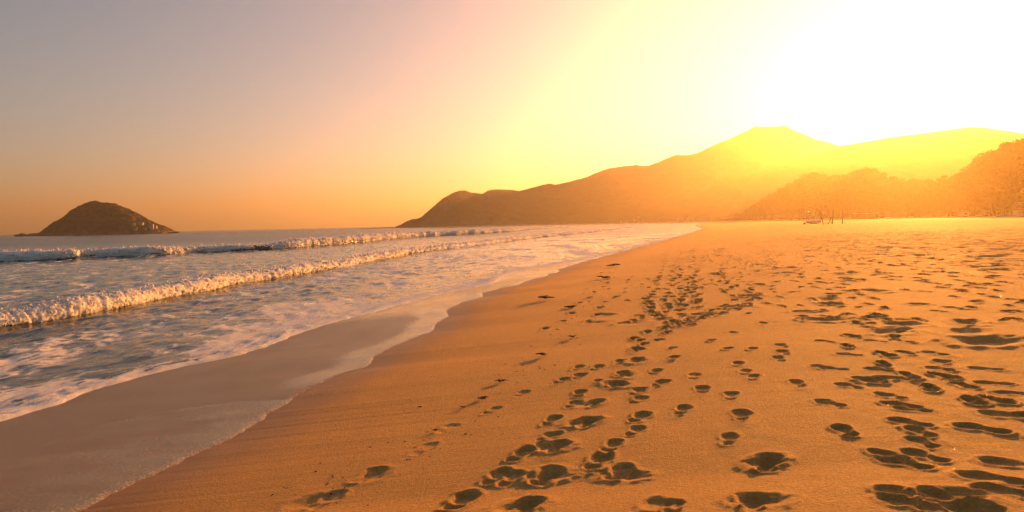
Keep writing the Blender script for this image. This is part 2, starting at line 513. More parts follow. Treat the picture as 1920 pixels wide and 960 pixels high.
# walked lines running along the beach
def trail(pix, n, spread, L=.28):
    global k
    pts = [sand_hit(*p) for p in pix]
    for i in range(n):
        t = i / max(1, n - 1) * (len(pts) - 1); a = min(int(t), len(pts) - 2); f = t - a
        x = pts[a][0] * (1 - f) + pts[a + 1][0] * f; y = pts[a][1] * (1 - f) + pts[a + 1][1] * f
        hd = math.atan2(pts[a + 1][0] - pts[a][0], pts[a + 1][1] - pts[a][1])
        s = 1 if i % 2 else -1
        k += 1
        footprint(x + s * spread * math.cos(hd) + rng.normal(0, .06), y + rng.normal(0, .12), hd + s * 0.12 + rng.normal(0, .1), L * rng.uniform(.9, 1.2), rng.uniform(.016, .028), rng.uniform(.2, .6), .3, k)
trail([(1190, 655), (1260, 612), (1330, 590), (1400, 560), (1440, 530)], 34, .16)
trail([(1240, 600), (1245, 560), (1255, 515), (1262, 470), (1275, 448)], 90, .3, .32)
trail([(1280, 600), (1275, 550), (1282, 500), (1290, 462)], 70, .3, .32)
trail([(1070, 612), (1110, 570), (1150, 540), (1165, 520)], 22, .3)
trail([(1330, 540), (1325, 510), (1340, 470)], 40, .4)
trail([(1600, 640), (1690, 690), (1760, 715), (1900, 770)], 11, .12)
# people have walked up and down here all day: strings of alternate left and right steps
def walk(d0, y0, y1, drift, depth, soft, L, back):
    global k
    y = y0; i = 0; d = d0; ph = rng.random() * 50
    while y < y1:
        i += 1; k += 1
        d = d0 + drift * math.log(y / y0) + 0.8 * float(noise2(np.array([y * 0.12 + ph]), np.array([ph]))[0]) * (1 + y / 30)
        x0 = float(swash_x(np.array([y]))[0]); x1 = float(swash_x(np.array([y + 1.0]))[0])
        hd = math.atan2(x1 - x0 + drift / y, 1.0) * 0.9
        s_ = 1 if i % 2 else -1
        x = x0 + d + s_ * rng.normal(.09, .03) * math.cos(hd)
        if 2.9 < d < 45 and abs(x) < 1.05 * y + 2:
            footprint(x, y, hd + (math.pi if back else 0) + s_ * .14 + rng.normal(0, .09), L * rng.uniform(.94, 1.06), depth * 0.85 * rng.uniform(.6, 1.3), min(.9, max(0, soft + rng.normal(0, .2))), rng.random(), k)
        y += rng.normal(.66, .07) * math.cos(hd)
for (d0, y0, y1, dr, dp, so, L, bk) in [
    (5.2, 10.5, 120, .3, .024, .3, .29, 0), (5.8, 9.0, 120, .8, .024, .5, .27, 1), (6.4, 11, 110, .2, .026, .3, .30, 0), (7.0, 6.5, 120, .9, .024, .4, .28, 0), (7.7, 9, 120, .4, .028, .5, .30, 1), (8.3, 6.0, 120, 1.0, .024, .2, .28, 0),
    (9.0, 8, 120, .5, .026, .6, .29, 0), (9.8, 10, 110, 1.2, .026, .3, .30, 1), (10.6, 7, 120, .6, .024, .5, .28, 0), (11.6, 11, 100, .9, .028, .5, .30, 0), (12.8, 12, 90, 1.3, .026, .6, .28, 1), (14, 13, 80, .6, .026, .4, .3, 0),
    (4.6, 16, 90, .5, .02, .4, .28, 1), (15.5, 14, 80, 1.0, .026, .5, .29, 0), (17.5, 16, 70, .8, .026, .5, .3, 1)]:
    walk(d0, y0, y1, dr, dp, so, L, bk)
# and strays in every direction
n = 0
while n < 1200:
    y = math.exp(rng.uniform(math.log(5.5), math.log(110)))
    d = rng.uniform(3.4, 26)
    x = float(swash_x(np.array([y]))[0]) + d
    if y < 9 and (rng.random() < 0.85 or x > 0.9 * y): continue
    if d < 6 and rng.random() < 0.7 and y < 25: continue
    n += 1; k += 1
    h = rng.normal(0.25, 0.5) if rng.random() < .6 else rng.random() * 6.28
    if rng.random() < .75:
        footprint(x, y, h, rng.uniform(.26, .32), rng.uniform(.009, .022), rng.uniform(.1, .8), rng.random(), k)
    else:
        scuff(x, y, rng.uniform(.10, .22), rng.uniform(.012, .03), h, rng.uniform(1, 1.8), k)

wet = sstep(2.6, -0.2, SD + 0.5 * fbm(SX * 0.5, SY * 0.35, 3)) * 0.55 + sstep(0.9, -0.1, SD + 0.15 * fbm(SX, SY, 2)) * 0.45
sand = link("sand", grid_mesh("sand", SX, SY, SZ, M_SAND, {"wet": wet}), kind="structure")

# sand behind the viewer and to the right, coarse, just under the edge of the detailed sheet
bx = np.linspace(-40, 420, 60); by = np.linspace(-200, 3.0, 40)
BX, BY = np.meshgrid(bx, by)
BZ = sand_base(BX, np.full_like(BY, 3.0))[0] - 0.012
link("sand", grid_mesh("sand_behind", BX, BY, BZ, M_SAND, {"wet": np.zeros_like(BX)}), kind="structure")
bx = np.linspace(0, 1, 50); by = np.exp(np.linspace(math.log(3.0), math.log(1400), 60))
rr = np.maximum(np.minimum(0.86 * by + 2.6, 260 + 0.3 * by), swash_x(by) + 5.4) - 0.4
BX = rr[:, None] + (1500 - rr)[:, None] * bx[None, :] ** 2; BY = np.repeat(by[:, None], 50, 1)
link("sand", grid_mesh("sand_inland", BX, BY, sand_base(BX, BY)[0] - 0.03, M_SAND, {"wet": np.zeros_like(BX)}), kind="structure")
# sea bed, closing the world under the water
me = poly_mesh("seabed", [(-7000, -1000, -3.2), (2500, -1000, -3.2), (2500, 7400, -3.2), (-7000, 7400, -3.2)], [(0, 1, 2, 3)], M_SAND)
link("seabed", me, kind="structure")


def sand_z(x, y):
    """height of the finished sand near one point"""
    i = min(max(int(np.searchsorted(ys, y)), 0), NR - 1)
    j = int(np.clip((x - left[i]) / (right[i] - left[i]) * (NC - 1), 0, NC - 1))
    return float(SZ[i, j])


# ------------------------------------------------------------------ sea
WR, WC = 700, 540
wy_ = np.concatenate([np.exp(np.linspace(math.log(3.5), math.log(300), 610, endpoint=False)), np.exp(np.linspace(math.log(300), math.log(7000), 90))])
wr = bore_x(wy_)
wlft = -1.25 * wy_ - 14
t = np.linspace(0, 1, WC)
t = 1 - (1 - t) ** 1.12
WX = wlft[:, None] + (wr - wlft)[:, None] * t[None, :]
WY = np.repeat(wy_[:, None], WC, 1)
O = np.maximum(wr[:, None] - WX, 0)
RO = roller_x(wy_)[:, None] - WX         # + = seaward of the inner roller
OO = outer_x(wy_)[:, None] - WX
fade = sstep(170, 60, WY)
amp = 0.036 + 0.040 * sstep(0.5, 6, O) + 0.05 * sstep(0, 10, OO)
ch = fbm(WX * 0.95 + 0.3 * WY, WY * 0.55, 4) * 1.3 + 0.7 * fbm(WX * 2.6, WY * 1.7 + WX, 3)
WZ = amp * ch * fade * sstep(0.0, 2.0, O)
WZ += 0.10 * sstep(-1.5, 3.0, RO) * sstep(22, 6, RO) * sstep(260, 120, WY)
WZ += 0.5 * np.exp(-((OO - 2.6) / 2.2) ** 2) * sstep(320, 160, WY) * (0.8 + 0.3 * noise2(WY * 0.05, WY * 0))
sb = sand_base(WX, WY)[0]
lip = 0.042 + 0.030 * fbm(WX * 3, WY * 2.2, 3) + 0.022 * (1 - 2 * np.abs(noise2(WX * 9, WY * 7))) * sstep(1.2, 0.2, O)
edge_h = sb + np.maximum(lip, 0.012) * (1 - np.exp(-O / 0.09)) - 0.01 * np.exp(-O / 0.02)
near_edge = sstep(3.0, 0.6, O)
WZ = np.maximum(WZ, edge_h) * near_edge + WZ * (1 - near_edge)
WZ = np.maximum(WZ, edge_h)
# foam: lace behind the bore front, streaks between the breakers, clean sea beyond
wpx = WX + 0.5 * fbm(WX * 0.7, WY * 0.5, 3); wpy = WY + 0.8 * fbm(WX * 0.7 + 5, WY * 0.5, 3)
lace = 1 - np.abs(fbm(wpx * 1.5, wpy * 0.85, 3)) * 3.2
lace2 = 1 - np.abs(fbm(wpx * 4.0 + 3, wpy * 2.2, 3)) * 3.0
patch = fbm(wpx * 0.32 + 11, wpy * 0.16, 4)
streak = fbm(wpx * 1.3, wpy * 0.42 + 0.2 * wpx, 5, gain=0.62)
z_in = sstep(-0.6, 0.2, -RO)            # shoreward of the roller
z_mid = sstep(-0.4, 0.4, RO) * sstep(1.5, -0.5, OO)
f_in = (0.42 * lace + 0.34 * lace2 + 1.5 * patch - 0.06) * 0.9
f_in += 0.85 * np.exp(-O / 0.5) * (0.6 + 0.5 * lace2) + 1.0 * np.exp(-(O / 0.22) ** 2) + 0.20 * sstep(4.5, 0.5, O)
f_in -= 0.30 * sstep(-4.0, -0.5, RO) * sstep(60, 20, WY)
f_mid = 0.20 + 1.2 * streak + 0.2 * lace2
foam = np.clip(z_in * f_in + z_mid * f_mid, 0, 0.9)
avg = np.clip(z_in * 0.20 + z_mid * 0.28, 0, 1)
wv = sstep(60, 200, WY)
foam = foam * (1 - wv) + avg * wv
shallow = sstep(22, 2, O) * 0.75 + 0.25 * sstep(90, 20, O)
link("sea", grid_mesh("sea", WX, WY, WZ, M_SEA, {"foam": foam, "shallow": shallow, "far": sstep(25, 160, WY)}), kind="structure")

# thin film of the spent wave on the wet sand
FR, FC = 420, 90
fy = np.exp(np.linspace(math.log(2.6), math.log(48), FR))
fl = bore_x(fy) - 0.25; fr = swash_x(fy)
ft = np.linspace(0, 1, FC)
FX = fl[:, None] + (fr - fl)[:, None] * ft[None, :]
FY = np.repeat(fy[:, None], FC, 1)
E = fr[:, None] - FX
FX2 = FX + 0.03 * fbm(FX * 6, FY * 6, 3) * np.exp(-E / 0.1)
FZ = sand_base(FX, FY)[0] + 0.05 * fbm(FX * 0.16, FY * 0.12, 3) * sstep(0.5, 5, -E) + 0.004 * fbm(FX * 1.3, FY * 0.7, 3) * sstep(-0.5, 1, -E)
FZ += 0.004 + 0.006 * (1 - np.exp(-E / 0.03)) - 0.012 * np.exp(-E / 0.012)
arc = [unproj(px, py, 0.1) for px, py in [(60, 840), (170, 800), (300, 775), (400, 764), (470, 761), (520, 762)]]
ax = np.array([a[0] for a in arc]); ay = np.array([a[1] for a in arc])
yl = np.interp(FX, ax, ay) + 0.02 * noise2(FX * 5, FX * 0)
ln = np.exp(-((FY - yl) / 0.035) ** 2) * sstep(ax[0] - 0.3, ax[0] + 1.0, FX)
below = sstep(0.10, -0.03, FY - yl)
upper = 0.85 * sstep(0.9, 0.25, E + 0.25 * fbm(FX * 1.2, FY * 0.6, 3)) * sstep(0.0, 1.2, FY - yl) + sstep(12, 17, FY)
film = np.clip(np.maximum(below * (0.32 + 0.62 * np.exp(-E / 0.9)) * (0.75 + 0.6 * fbm(FX * 1.1, FY * 2.2, 3)), upper) + 0.30 * ln, 0.30, 1)
edge = np.clip(1.1 * np.exp(-E / 0.07) + 0.75 * np.exp(-E / 0.35) * below + 0.30 * ln + 0.06, 0, 1)
link("swash", grid_mesh("swash", FX2, FY, FZ, M_SWASH, {"edge": edge, "film": film}), kind="structure")


# breaking waves as their own rolls of water
def wave_roll(name, xf, y0, y1, N, prof, hfun, wfun, lump, foamf, label, z0=-0.04, lf=2.6, froth=5000, fr=(.012, .045)):
    yy = np.exp(np.linspace(math.log(y0), math.log(y1), N))
    M = len(prof)
    K = 46
    pr = np.array(prof, float)
    s = np.concatenate([[0], np.cumsum(np.hypot(*np.diff(pr, axis=0).T))]); s /= s[-1]
    q = np.linspace(0, 1, K) ** 1.15
    ps = np.interp(q, s, pr[:, 0]); pz = np.interp(q, s, pr[:, 1])
    for _ in range(2):
        ps[1:-1] = (ps[:-2] + 2 * ps[1:-1] + ps[2:]) / 4; pz[1:-1] = (pz[:-2] + 2 * pz[1:-1] + pz[2:]) / 4
    tx = np.gradient(ps); tz = np.gradient(pz); ll = np.hypot(tx, tz)
    nx, nz = -tz / ll, tx / ll             # outward, offshore axis = +s
    xx = xf(yy) + 0.35 * fbm(yy * 0.22, yy * 0, 3) * np.clip(yy / 30, .6, 3)
    dxy = np.gradient(xx, yy)
    ca = 1 / np.hypot(1, dxy); sa = dxy * ca      # along = (sa, ca); offshore = (-ca, sa)
    h = hfun(yy); w = wfun(yy)
    S = ps[None, :] * w[:, None]; Z = pz[None, :] * h[:, None]
    Yc = np.repeat(yy[:, None], K, 1)
    sc = h[:, None]
    def billow(f, k):
        return 1 - 2.2 * np.abs(noise3(S * f + k, Yc * f, Z * f + k))
    env = (np.sin(np.pi * np.clip(q * 1.02, 0, 1)) ** 0.6)[None, :]
    fo = foamf(yy[:, None], q[None, :], S, Z)
    dsp = lump * sc * env * (0.42 * billow(lf, 3) + 0.45 * billow(lf * 2.6, 9) + 0.38 * billow(lf * 6.0, 4)) * (0.25 + 0.75 * np.clip(fo, 0, 1))
    S = S + dsp * nx[None, :]; Z = Z + dsp * nz[None, :]
    Xw = xx[:, None] - ca[:, None] * S; Yw = Yc + sa[:, None] * S
    me = grid_mesh(name, Xw, Yw, Z + z0, M_SEA, {"foam": np.clip(fo, 0, 1.3), "shallow": np.full_like(fo, 0.75), "far": sstep(30, 200, Yc)})
    wave = link(name, me, label=label, cat="wave")
    # loose froth riding on the crest and tumbling down the front
    rg = np.random.default_rng(N)
    base = np.array([(0, 0, 1), (.9, 0, .1), (-.45, .78, .1), (-.45, -.78, .1), (0, 0, -.8)])
    tri = np.array([(0, 1, 2), (0, 2, 3), (0, 3, 1), (4, 2, 1), (4, 3, 2), (4, 1, 3)])
    wgt = np.clip(fo, 0, 1)
    ii = rg.integers(0, N, froth * 3); jj = rg.integers(3, int(K * .62), froth * 3)
    keep = rg.random(froth * 3) < wgt[ii, jj]
    ii, jj = ii[keep][:froth], jj[keep][:froth]
    n_ = len(ii)
    r_ = rg.uniform(fr[0], fr[1], n_) * np.clip(yy[ii] / 22, 1, 2.2)
    up_ = np.abs(rg.normal(0, .05, n_)) * (rg.random(n_) < .35)
    P_ = np.stack([Xw[ii, jj] - ca[ii] * nx[jj] * r_ * .5, Yw[ii, jj] + sa[ii] * nx[jj] * r_ * .5, Z[ii, jj] + z0 + nz[jj] * r_ * .5 + up_], -1)
    sp = base[None] * r_[:, None, None] * rg.uniform(.7, 1.3, (n_, 5, 1))
    vv = (P_[:, None, :] + sp).reshape(-1, 3); ff = (tri[None] + 5 * np.arange(n_)[:, None, None]).reshape(-1, 3)
    fm_ = bpy.data.meshes.new("froth")
    fm_.vertices.add(len(vv)); fm_.vertices.foreach_set("co", vv.astype(np.float32).ravel())
    fm_.loops.add(len(ff) * 3); fm_.loops.foreach_set("vertex_index", ff.astype(np.int32).ravel())
    fm_.polygons.add(len(ff)); fm_.polygons.foreach_set("loop_start", (np.arange(len(ff)) * 3).astype(np.int32))
    fm_.polygons.foreach_set("use_smooth", np.full(len(ff), True))
    at = fm_.attributes.new("foam", 'FLOAT', 'POINT'); at.data.foreach_set("value", np.full(len(vv), 1.3, np.float32))
    fm_.update(); fm_.materials.append(M_SEA)
    link("froth", fm_, wave, kind="stuff")
    return wave


inner_prof = [(0.25, -0.25), (0.02, 0.0), (-0.10, 0.25), (-0.06, 0.6), (0.12, 0.9), (0.38, 1.0), (0.75, 0.88), (1.3, 0.55), (2.0, 0.25), (3.0, 0.0), (3.4, -0.2)]
def in_foam(y, q, S, Z):
    brk = fbm(y * 0.9 + S, S * 1.2 + 0 * y, 3)
    return np.where(q < 0.55, 1.15 + 0.4 * brk, 1.1 - (q - 0.55) * 2.6 + 1.2 * brk) - 0.5 * sstep(0.10, 0.02, q)
wave_roll("breaking_wave", roller_x, 9.0, 250, 1800, inner_prof,
          lambda y: (0.36 + 0.13 * noise2(y * 0.16, y * 0) + 0.07 * noise2(y * 0.7, y * 0 + 2)) * (1 - 0.6 * sstep(90, 240, y)),
          lambda y: 0.50 + 0.1 * noise2(y * 0.2, y * 0 + 4), 0.30, in_foam, "long low roll of white foam nearer the sandy shore")
outer_prof = [(0.1, -0.2), (0.02, 0.0), (-0.02, 0.25), (0.0, 0.55), (0.02, 0.85), (0.12, 1.0), (0.35, 0.98), (0.8, 0.72), (1.5, 0.38), (2.4, 0.1), (3.2, -0.15)]
def out_foam(y, q, S, Z):
    seg = 0.95 + 1.2 * fbm(y * 0.055 + 2.1, 0 * q + y * 0.0 + 0.4, 2)
    seg = seg - 0.15 * sstep(78, 62, y)
    brk = fbm(y * 0.6 + S, Z * 2.0 + 0.3 * S, 3)
    f = np.where(q < 0.5, seg + 0.25 + 1.0 * brk, 0.9 - (q - 0.5) * 2.4 + 0.9 * brk)
    return f + 0.5 * np.exp(-((q - 0.42) / 0.07) ** 2)
wave_roll("breaking_wave", outer_x, 38.0, 300, 1400, outer_prof,
          lambda y: (0.75 + 0.35 * noise2(y * 0.09 + 5, y * 0) + 0.18 * noise2(y * 0.3 + 5, y * 0 + 3)) * (1 - 0.25 * sstep(76, 60, y)) * (1 - 0.75 * sstep(120, 290, y)),
          lambda y: 1.3 + 0.2 * noise2(y * 0.1, y * 0 + 4), 0.42, out_foam, "taller breaker curling farther out with dark green gaps in its foam", lf=2.1, froth=9000, fr=(.02, .05))


# ------------------------------------------------------------------ hills, island
def relief(name, sil, dist, base, back, cols, rows, mat, rough, seed, zfloor=-2.5, rockw=8.0):
    """terrain whose crest runs along the given points; slopes fall to the shore in front and away behind"""
    p = np.array(sil, float); D = np.array(dist, float); B = np.array(base, float)
    u = np.linspace(p[0, 0], p[-1, 0], cols)
    v = np.interp(u, p[:, 0], p[:, 1])
    v = v + 0.9 * fbm(u * 0.35 + seed, u * 0, 3)
    dd = np.interp(u, D[:, 0], D[:, 1]); bb = np.interp(u, B[:, 0], B[:, 1])
    kx = np.array([(rgt.x * (a - 960) / F + upv.x * (480 - b) / F + fwd.x) for a, b in zip(u, v)])
    ky = np.array([(rgt.y * (a - 960) / F + upv.y * (480 - b) / F + fwd.y) for a, b in zip(u, v)])
    kz = np.array([(rgt.z * (a - 960) / F + upv.z * (480 - b) / F + fwd.z) for a, b in zip(u, v)])
    dirx = kx / ky; slope = kz / ky
    crest = HC + slope * dd
    s = np.concatenate([np.linspace(0, 1, int(rows * 0.72)), 1 + np.linspace(0, 1, rows - int(rows * 0.72) + 1)[1:]])
    Y = np.where(s[:, None] <= 1, bb[None, :] + (dd - bb)[None, :] * s[:, None], dd[None, :] + (back * dd)[None, :] * (s[:, None] - 1))
    X = dirx[None, :] * Y
    sf = np.clip(s, 0, 1)[:, None]
    prof = np.where(s[:, None] <= 1, 0.45 * sf + 0.55 * sf ** 1.8, (1 - (s[:, None] - 1)) ** 1.3)
    env = np.where(s[:, None] <= 1, np.sin(np.pi * sf) ** 0.8, 0.5 * np.sin(np.pi * np.clip(s[:, None] - 1, 0, 1)))
    c = np.maximum(crest, 0)[None, :]
    gul = 1 - 2 * np.abs(fbm(X / (rough * 5) + seed, Y / (rough * 9) - seed, 4))
    Z = c * prof + env * c * 0.20 * (gul - 0.55) + (0.3 + 0.7 * env) * np.minimum(c * 0.04, rough * 0.05) * fbm(X / (rough * 0.35), Y / (rough * 0.35), 3)
    lim = HC + (crest - HC)[None, :] * (Y / dd[None, :]) * 0.995            # nothing in front stands above the crest line
    Z = np.where(s[:, None] < 1, np.minimum(Z, np.maximum(lim, 0)), Z)
    Z = Z + np.where(s[:, None] < 0.03, zfloor, 0)
    Z[-1, :] = zfloor
    rock = sstep(rockw, 0.0, Z)
    return grid_mesh(name, X, Y, Z, mat, {"rock": rock})


main_sil = [(742, 424.5), (752, 421), (760, 416), (772, 411), (783, 410), (790, 407), (800, 398), (815, 385), (830, 372), (850, 361), (862, 357), (872, 357), (885, 361), (905, 363), (915, 357), (925, 355), (942, 355), (960, 356), (975, 358), (990, 354), (1015, 347),
            (1032, 344), (1040, 346), (1062, 342), (1085, 336), (1100, 332), (1120, 323), (1140, 316), (1165, 312), (1195, 309), (1203, 311), (1215, 311), (1235, 304), (1245, 299), (1268, 290), (1290, 291), (1310, 286), (1340, 271), (1370, 260),
            (1385, 252), (1402, 245), (1415, 237), (1440, 238), (1462, 237), (1470, 235), (1485, 243), (1510, 253), (1530, 262), (1545, 264), (1565, 271), (1600, 280), (1700, 310)]
me = relief("mountain", main_sil, [(742, 850), (800, 875), (860, 920), (1000, 1080), (1200, 1310), (1440, 1570), (1700, 1650)],
            [(742, 838), (900, 820), (1000, 800), (1100, 770), (1180, 745), (1250, 700), (1330, 650), (1700, 800)], 0.35, 620, 110, M_HILL, 50.0, 3.0)
link("mountain", me, kind="structure")
right_sil = [(1290, 398), (1330, 362), (1380, 325), (1440, 300), (1500, 288), (1560, 277), (1600, 270), (1640, 263), (1660, 259), (1700, 254), (1760, 246), (1800, 241), (1822, 238), (1850, 240), (1870, 243), (1890, 245), (1920, 251), (1980, 262), (2100, 285), (2300, 330), (2500, 372)]
me = relief("hill", right_sil, [(1290, 1100), (1440, 1230), (1640, 1300), (2500, 1300)], [(1290, 660), (1440, 600), (1640, 560), (2000, 480), (2500, 450)], 0.3, 520, 100, M_HILL, 50.0, 8.0, -30)
link("hill", me, kind="structure")


def island_mesh(name, sil, Y0, depth, cols, rows, mat, seed, bumps, rockh):
    p = np.array(sil, float)
    u = np.linspace(p[0, 0], p[-1, 0], cols)
    xs = []; zs = []
    for a, b in zip(u, np.interp(u, p[:, 0], p[:, 1])):
        d = ray(a, b); t = Y0 / d.y
        xs.append(d.x * t); zs.append(HC + d.z * t)
    xs = np.array(xs); zs = np.maximum(np.array(zs), 0.0)
    cx, cz = xs.mean(), 0
    v = np.linspace(-1, 1, rows)
    wdt = depth * (0.25 + 0.75 * (zs / zs.max()) ** 0.7)
    X = np.repeat(xs[None, :], rows, 0); Yy = v[:, None] * wdt[None, :]
    prof = (1 - np.abs(v) ** 1.5)[:, None] ** 0.85
    Z = zs[None, :] * prof
    env = (1 - v ** 2)[:, None] ** 0.5 * np.abs(v)[:, None] ** 0.4
    Z = Z + env * np.minimum(zs[None, :], bumps * 4) * 0.28 * fbm(X / (bumps * 4) + seed, Yy / (bumps * 4), 5, gain=.6)
    Z = Z + np.minimum(zs[None, :] * .1, 1.0) * fbm(X / 2.2, Yy / 2.2, 2) * prof
    Z = Z + np.where(np.abs(v)[:, None] > 0.985, -2.0, 0.0)
    Z[:, 0] -= 1.0; Z[:, -1] -= 1.0
    rk = sstep(rockh * 1.3, rockh * 0.4, Z + rockh * 0.5 * fbm(X / 6, Yy / 6, 3))
    return grid_mesh(name, X - cx, Yy, Z, mat, {"rock": rk}), Vector((cx, Y0, 0))


YI = 560.0
isle_sil = [(64, 437.4), (80, 436.2), (94, 434.8), (100, 431), (103, 426), (112, 418), (120, 412), (131, 404), (140, 397), (148, 393), (155, 386), (162, 381), (170, 378), (178, 377), (186, 378.5), (195, 380.5), (202, 380), (212, 383), (222, 386.5), (232, 389), (240, 393), (250, 397), (258, 402), (266, 407), (275, 412), (283, 416.5), (292, 420), (303, 423.5), (310, 427), (317, 431.8), (322, 432.6)]
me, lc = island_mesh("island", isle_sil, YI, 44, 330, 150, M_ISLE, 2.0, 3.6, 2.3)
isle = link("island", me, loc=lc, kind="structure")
from mathutils.bvhtree import BVHTree
_bv = BVHTree.FromPolygons([v.co + lc for v in me.vertices], [tuple(p.vertices) for p in me.polygons])

# skerries and boulders round the island
def rock_mesh(name, w, d, h, seed, mat):
    bm = bmesh.new()
    bmesh.ops.create_icosphere(bm, subdivisions=4, radius=1)
    for vtx in bm.verts:
        c = np.array(vtx.co)
        q = 0.28 * float(noise3(*[np.array([a * 1.3 + seed]) for a in c])[0]) + 0.14 * float(noise3(*[np.array([a * 3.1 + seed]) for a in c])[0])
        r = 1 + q
        vtx.co = Vector((c[0] * r * w / 2, c[1] * r * d / 2, max(c[2] * r, -0.3) * h))
    for f in bm.faces: f.smooth = False
    me = bpy.data.meshes.new(name); bm.to_mesh(me); bm.free(); me.materials.append(mat)
    return me


M_ROCK = plain("weathered coastal rock", (0.22, 0.145, 0.095), 0.85, 0.35, 0.8)
M_ROCKD = plain("dark wet rock", (0.075, 0.055, 0.04), 0.7, 0.35, 0.8)
for (px, py, wpx_, hpx, mt, lab, Y0) in [
    (42, 437.8, 24, 5.5, M_ROCKD, "low dark rock islet lying apart off the island", 555),
    (332, 432.2, 12, 3.0, M_ROCKD, "small dark rock off the tapering end of the island", 555),
    (161, 436.0, 14, 7.5, M_ROCK, "pale rounded boulder at the foot of the island", 516),
    (175, 435.6, 13, 3.5, M_ROCK, "low flat pale boulder beside the rounded one on the island shore", 516),
    (134, 436.2, 12, 4.0, M_ROCK, "pale rock slab at the island's steep end", 518)]:
    x, y = unproj(px, py + 0.0, 0.0) if False else ((px - 960) / F * Y0, Y0)
    link("rock", rock_mesh("rock", wpx_ / F * Y0, wpx_ / F * Y0 * 0.7, hpx / F * Y0, px * 0.1, mt), loc=(x, Y0, 0.0), label=lab, cat="rock", group="rocks around the island")


# ------------------------------------------------------------------ boxes and bars
def add_box(V, Fc, x0, x1, y0, y1, z0, z1):
    b = len(V)
    V += [(x0, y0, z0), (x1, y0, z0), (x1, y1, z0), (x0, y1, z0), (x0, y0, z1), (x1, y0, z1), (x1, y1, z1), (x0, y1, z1)]
    Fc += [(b, b + 3, b + 2, b + 1), (b + 4, b + 5, b + 6, b + 7), (b, b + 1, b + 5, b + 4), (b + 1, b + 2, b + 6, b + 5), (b + 2, b + 3, b + 7, b + 6), (b + 3, b, b + 4, b + 7)]


def box_obj(name, parent, mat, *boxes, **kw):
    V, Fc = [], []
    for b in boxes: add_box(V, Fc, *b)
    return link(name, poly_mesh(name, V, Fc, mat), parent, **kw)


def bar_mesh(name, a, b, r0, r1, mat, n=8):
    a, b = Vector(a), Vector(b); d = (b - a).normalized()
    s = d.orthogonal().normalized(); t2 = d.cross(s)
    V = [a + (s * math.cos(2 * math.pi * i / n) + t2 * math.sin(2 * math.pi * i / n)) * r0 for i in range(n)] + \
        [b + (s * math.cos(2 * math.pi * i / n) + t2 * math.sin(2 * math.pi * i / n)) * r1 for i in range(n)]
    Fc = [(i, (i + 1) % n, n + (i + 1) % n, n + i) for i in range(n)] + [tuple(range(n - 1, -1, -1)), tuple(range(n, 2 * n))]
    return poly_mesh(name, V, Fc, mat, True)


def empty(name, loc, label, cat, group=None, rotz=0):
    return link(name, None, None, loc, label, cat, group, None, rotz)


M_PLASTER = plain("pale plaster", (0.50, 0.42, 0.33), 0.8, 0.1, 0.6)  # pale wall colour shared by all the houses and huts
M_ROOF = plain("clay roof", (0.30, 0.14, 0.08), 0.8, 0.25, 0.8)
M_GLASS = plain("dark window glass", (0.03, 0.03, 0.035), 0.15, 0.1, 1.0, 0.5)
M_WOOD = plain("bleached timber", (0.20, 0.13, 0.08), 0.8, 0.3, 4.0)
M_PALE = plain("pale painted boards", (0.66, 0.62, 0.55), 0.6, 0.12, 1.0)
M_CONC = plain("weathered concrete", (0.36, 0.33, 0.29), 0.85, 0.2, 0.7)


def house(loc, w, d, h, nwin, label, group=None, rotz=0, storeys=1, flat=False):
    r = empty("house", loc, label, "house", group, rotz)
    box_obj("wall", r, M_PLASTER, (-w / 2, w / 2, -d / 2, d / 2, -1.5, h))
    if flat:
        box_obj("roof", r, M_CONC, (-w / 2 - .25, w / 2 + .25, -d / 2 - .25, d / 2 + .25, h + .003, h + .3))
    else:
        V = [(-w / 2 - .3, -d / 2 - .4, h), (w / 2 + .3, -d / 2 - .4, h), (w / 2 + .3, d / 2 + .4, h), (-w / 2 - .3, d / 2 + .4, h), (-w / 2 + .2, 0, h + d * .3), (w / 2 - .2, 0, h + d * .3)]
        link("roof", poly_mesh("roof", V, [(0, 1, 5, 4), (2, 3, 4, 5), (1, 2, 5), (3, 0, 4), (3, 2, 1, 0)], M_ROOF), r)
    for s in range(storeys):
        z0 = h / storeys * (0.36 + s)
        for i in range(nwin):
            xc = -w / 2 + (i + 0.5) * w / nwin
            box_obj("window", r, M_GLASS, (xc - w / nwin * .25, xc + w / nwin * .25, -d / 2 - .03, -d / 2 + .05, z0, z0 + min(1.1, h / storeys * .4)))
    return r


def on_island(px, py):
    hit = _bv.ray_cast(Vector((0, 0, HC)), ray(px, py).normalized())[0]
    return hit if hit is not None else Vector((*unproj(px, py, 0.5), 0.5))
for (px, py, w, h, nw, st, flat, lab) in [
    (284, 428.5, 3.4, 3.6, 3, 2, False, "two-storey pale house catching the sun near the island's low end"),
    (291, 427.5, 2.6, 2.0, 2, 1, True, "small flat-roofed house right beside the two-storey island house"),
    (264, 420.5, 3.6, 1.5, 3, 1, True, "long flat-roofed house higher up the island slope"),
    (250, 421.5, 3.0, 1.4, 2, 1, True, "pale flat-roofed house on the island slope closest to its summit"),
    (273, 430.0, 2.0, 1.4, 2, 1, True, "small low hut by the island shore beneath the taller house"),
    (254, 430.5, 2.4, 1.3, 2, 1, True, "low pale hut among bushes on the island shore")]:
    x, y, z = on_island(px, py)
    house((x, y, z - 0.3), w, 2.4, h, nw, lab, "houses on the island", 0.15, st, flat)

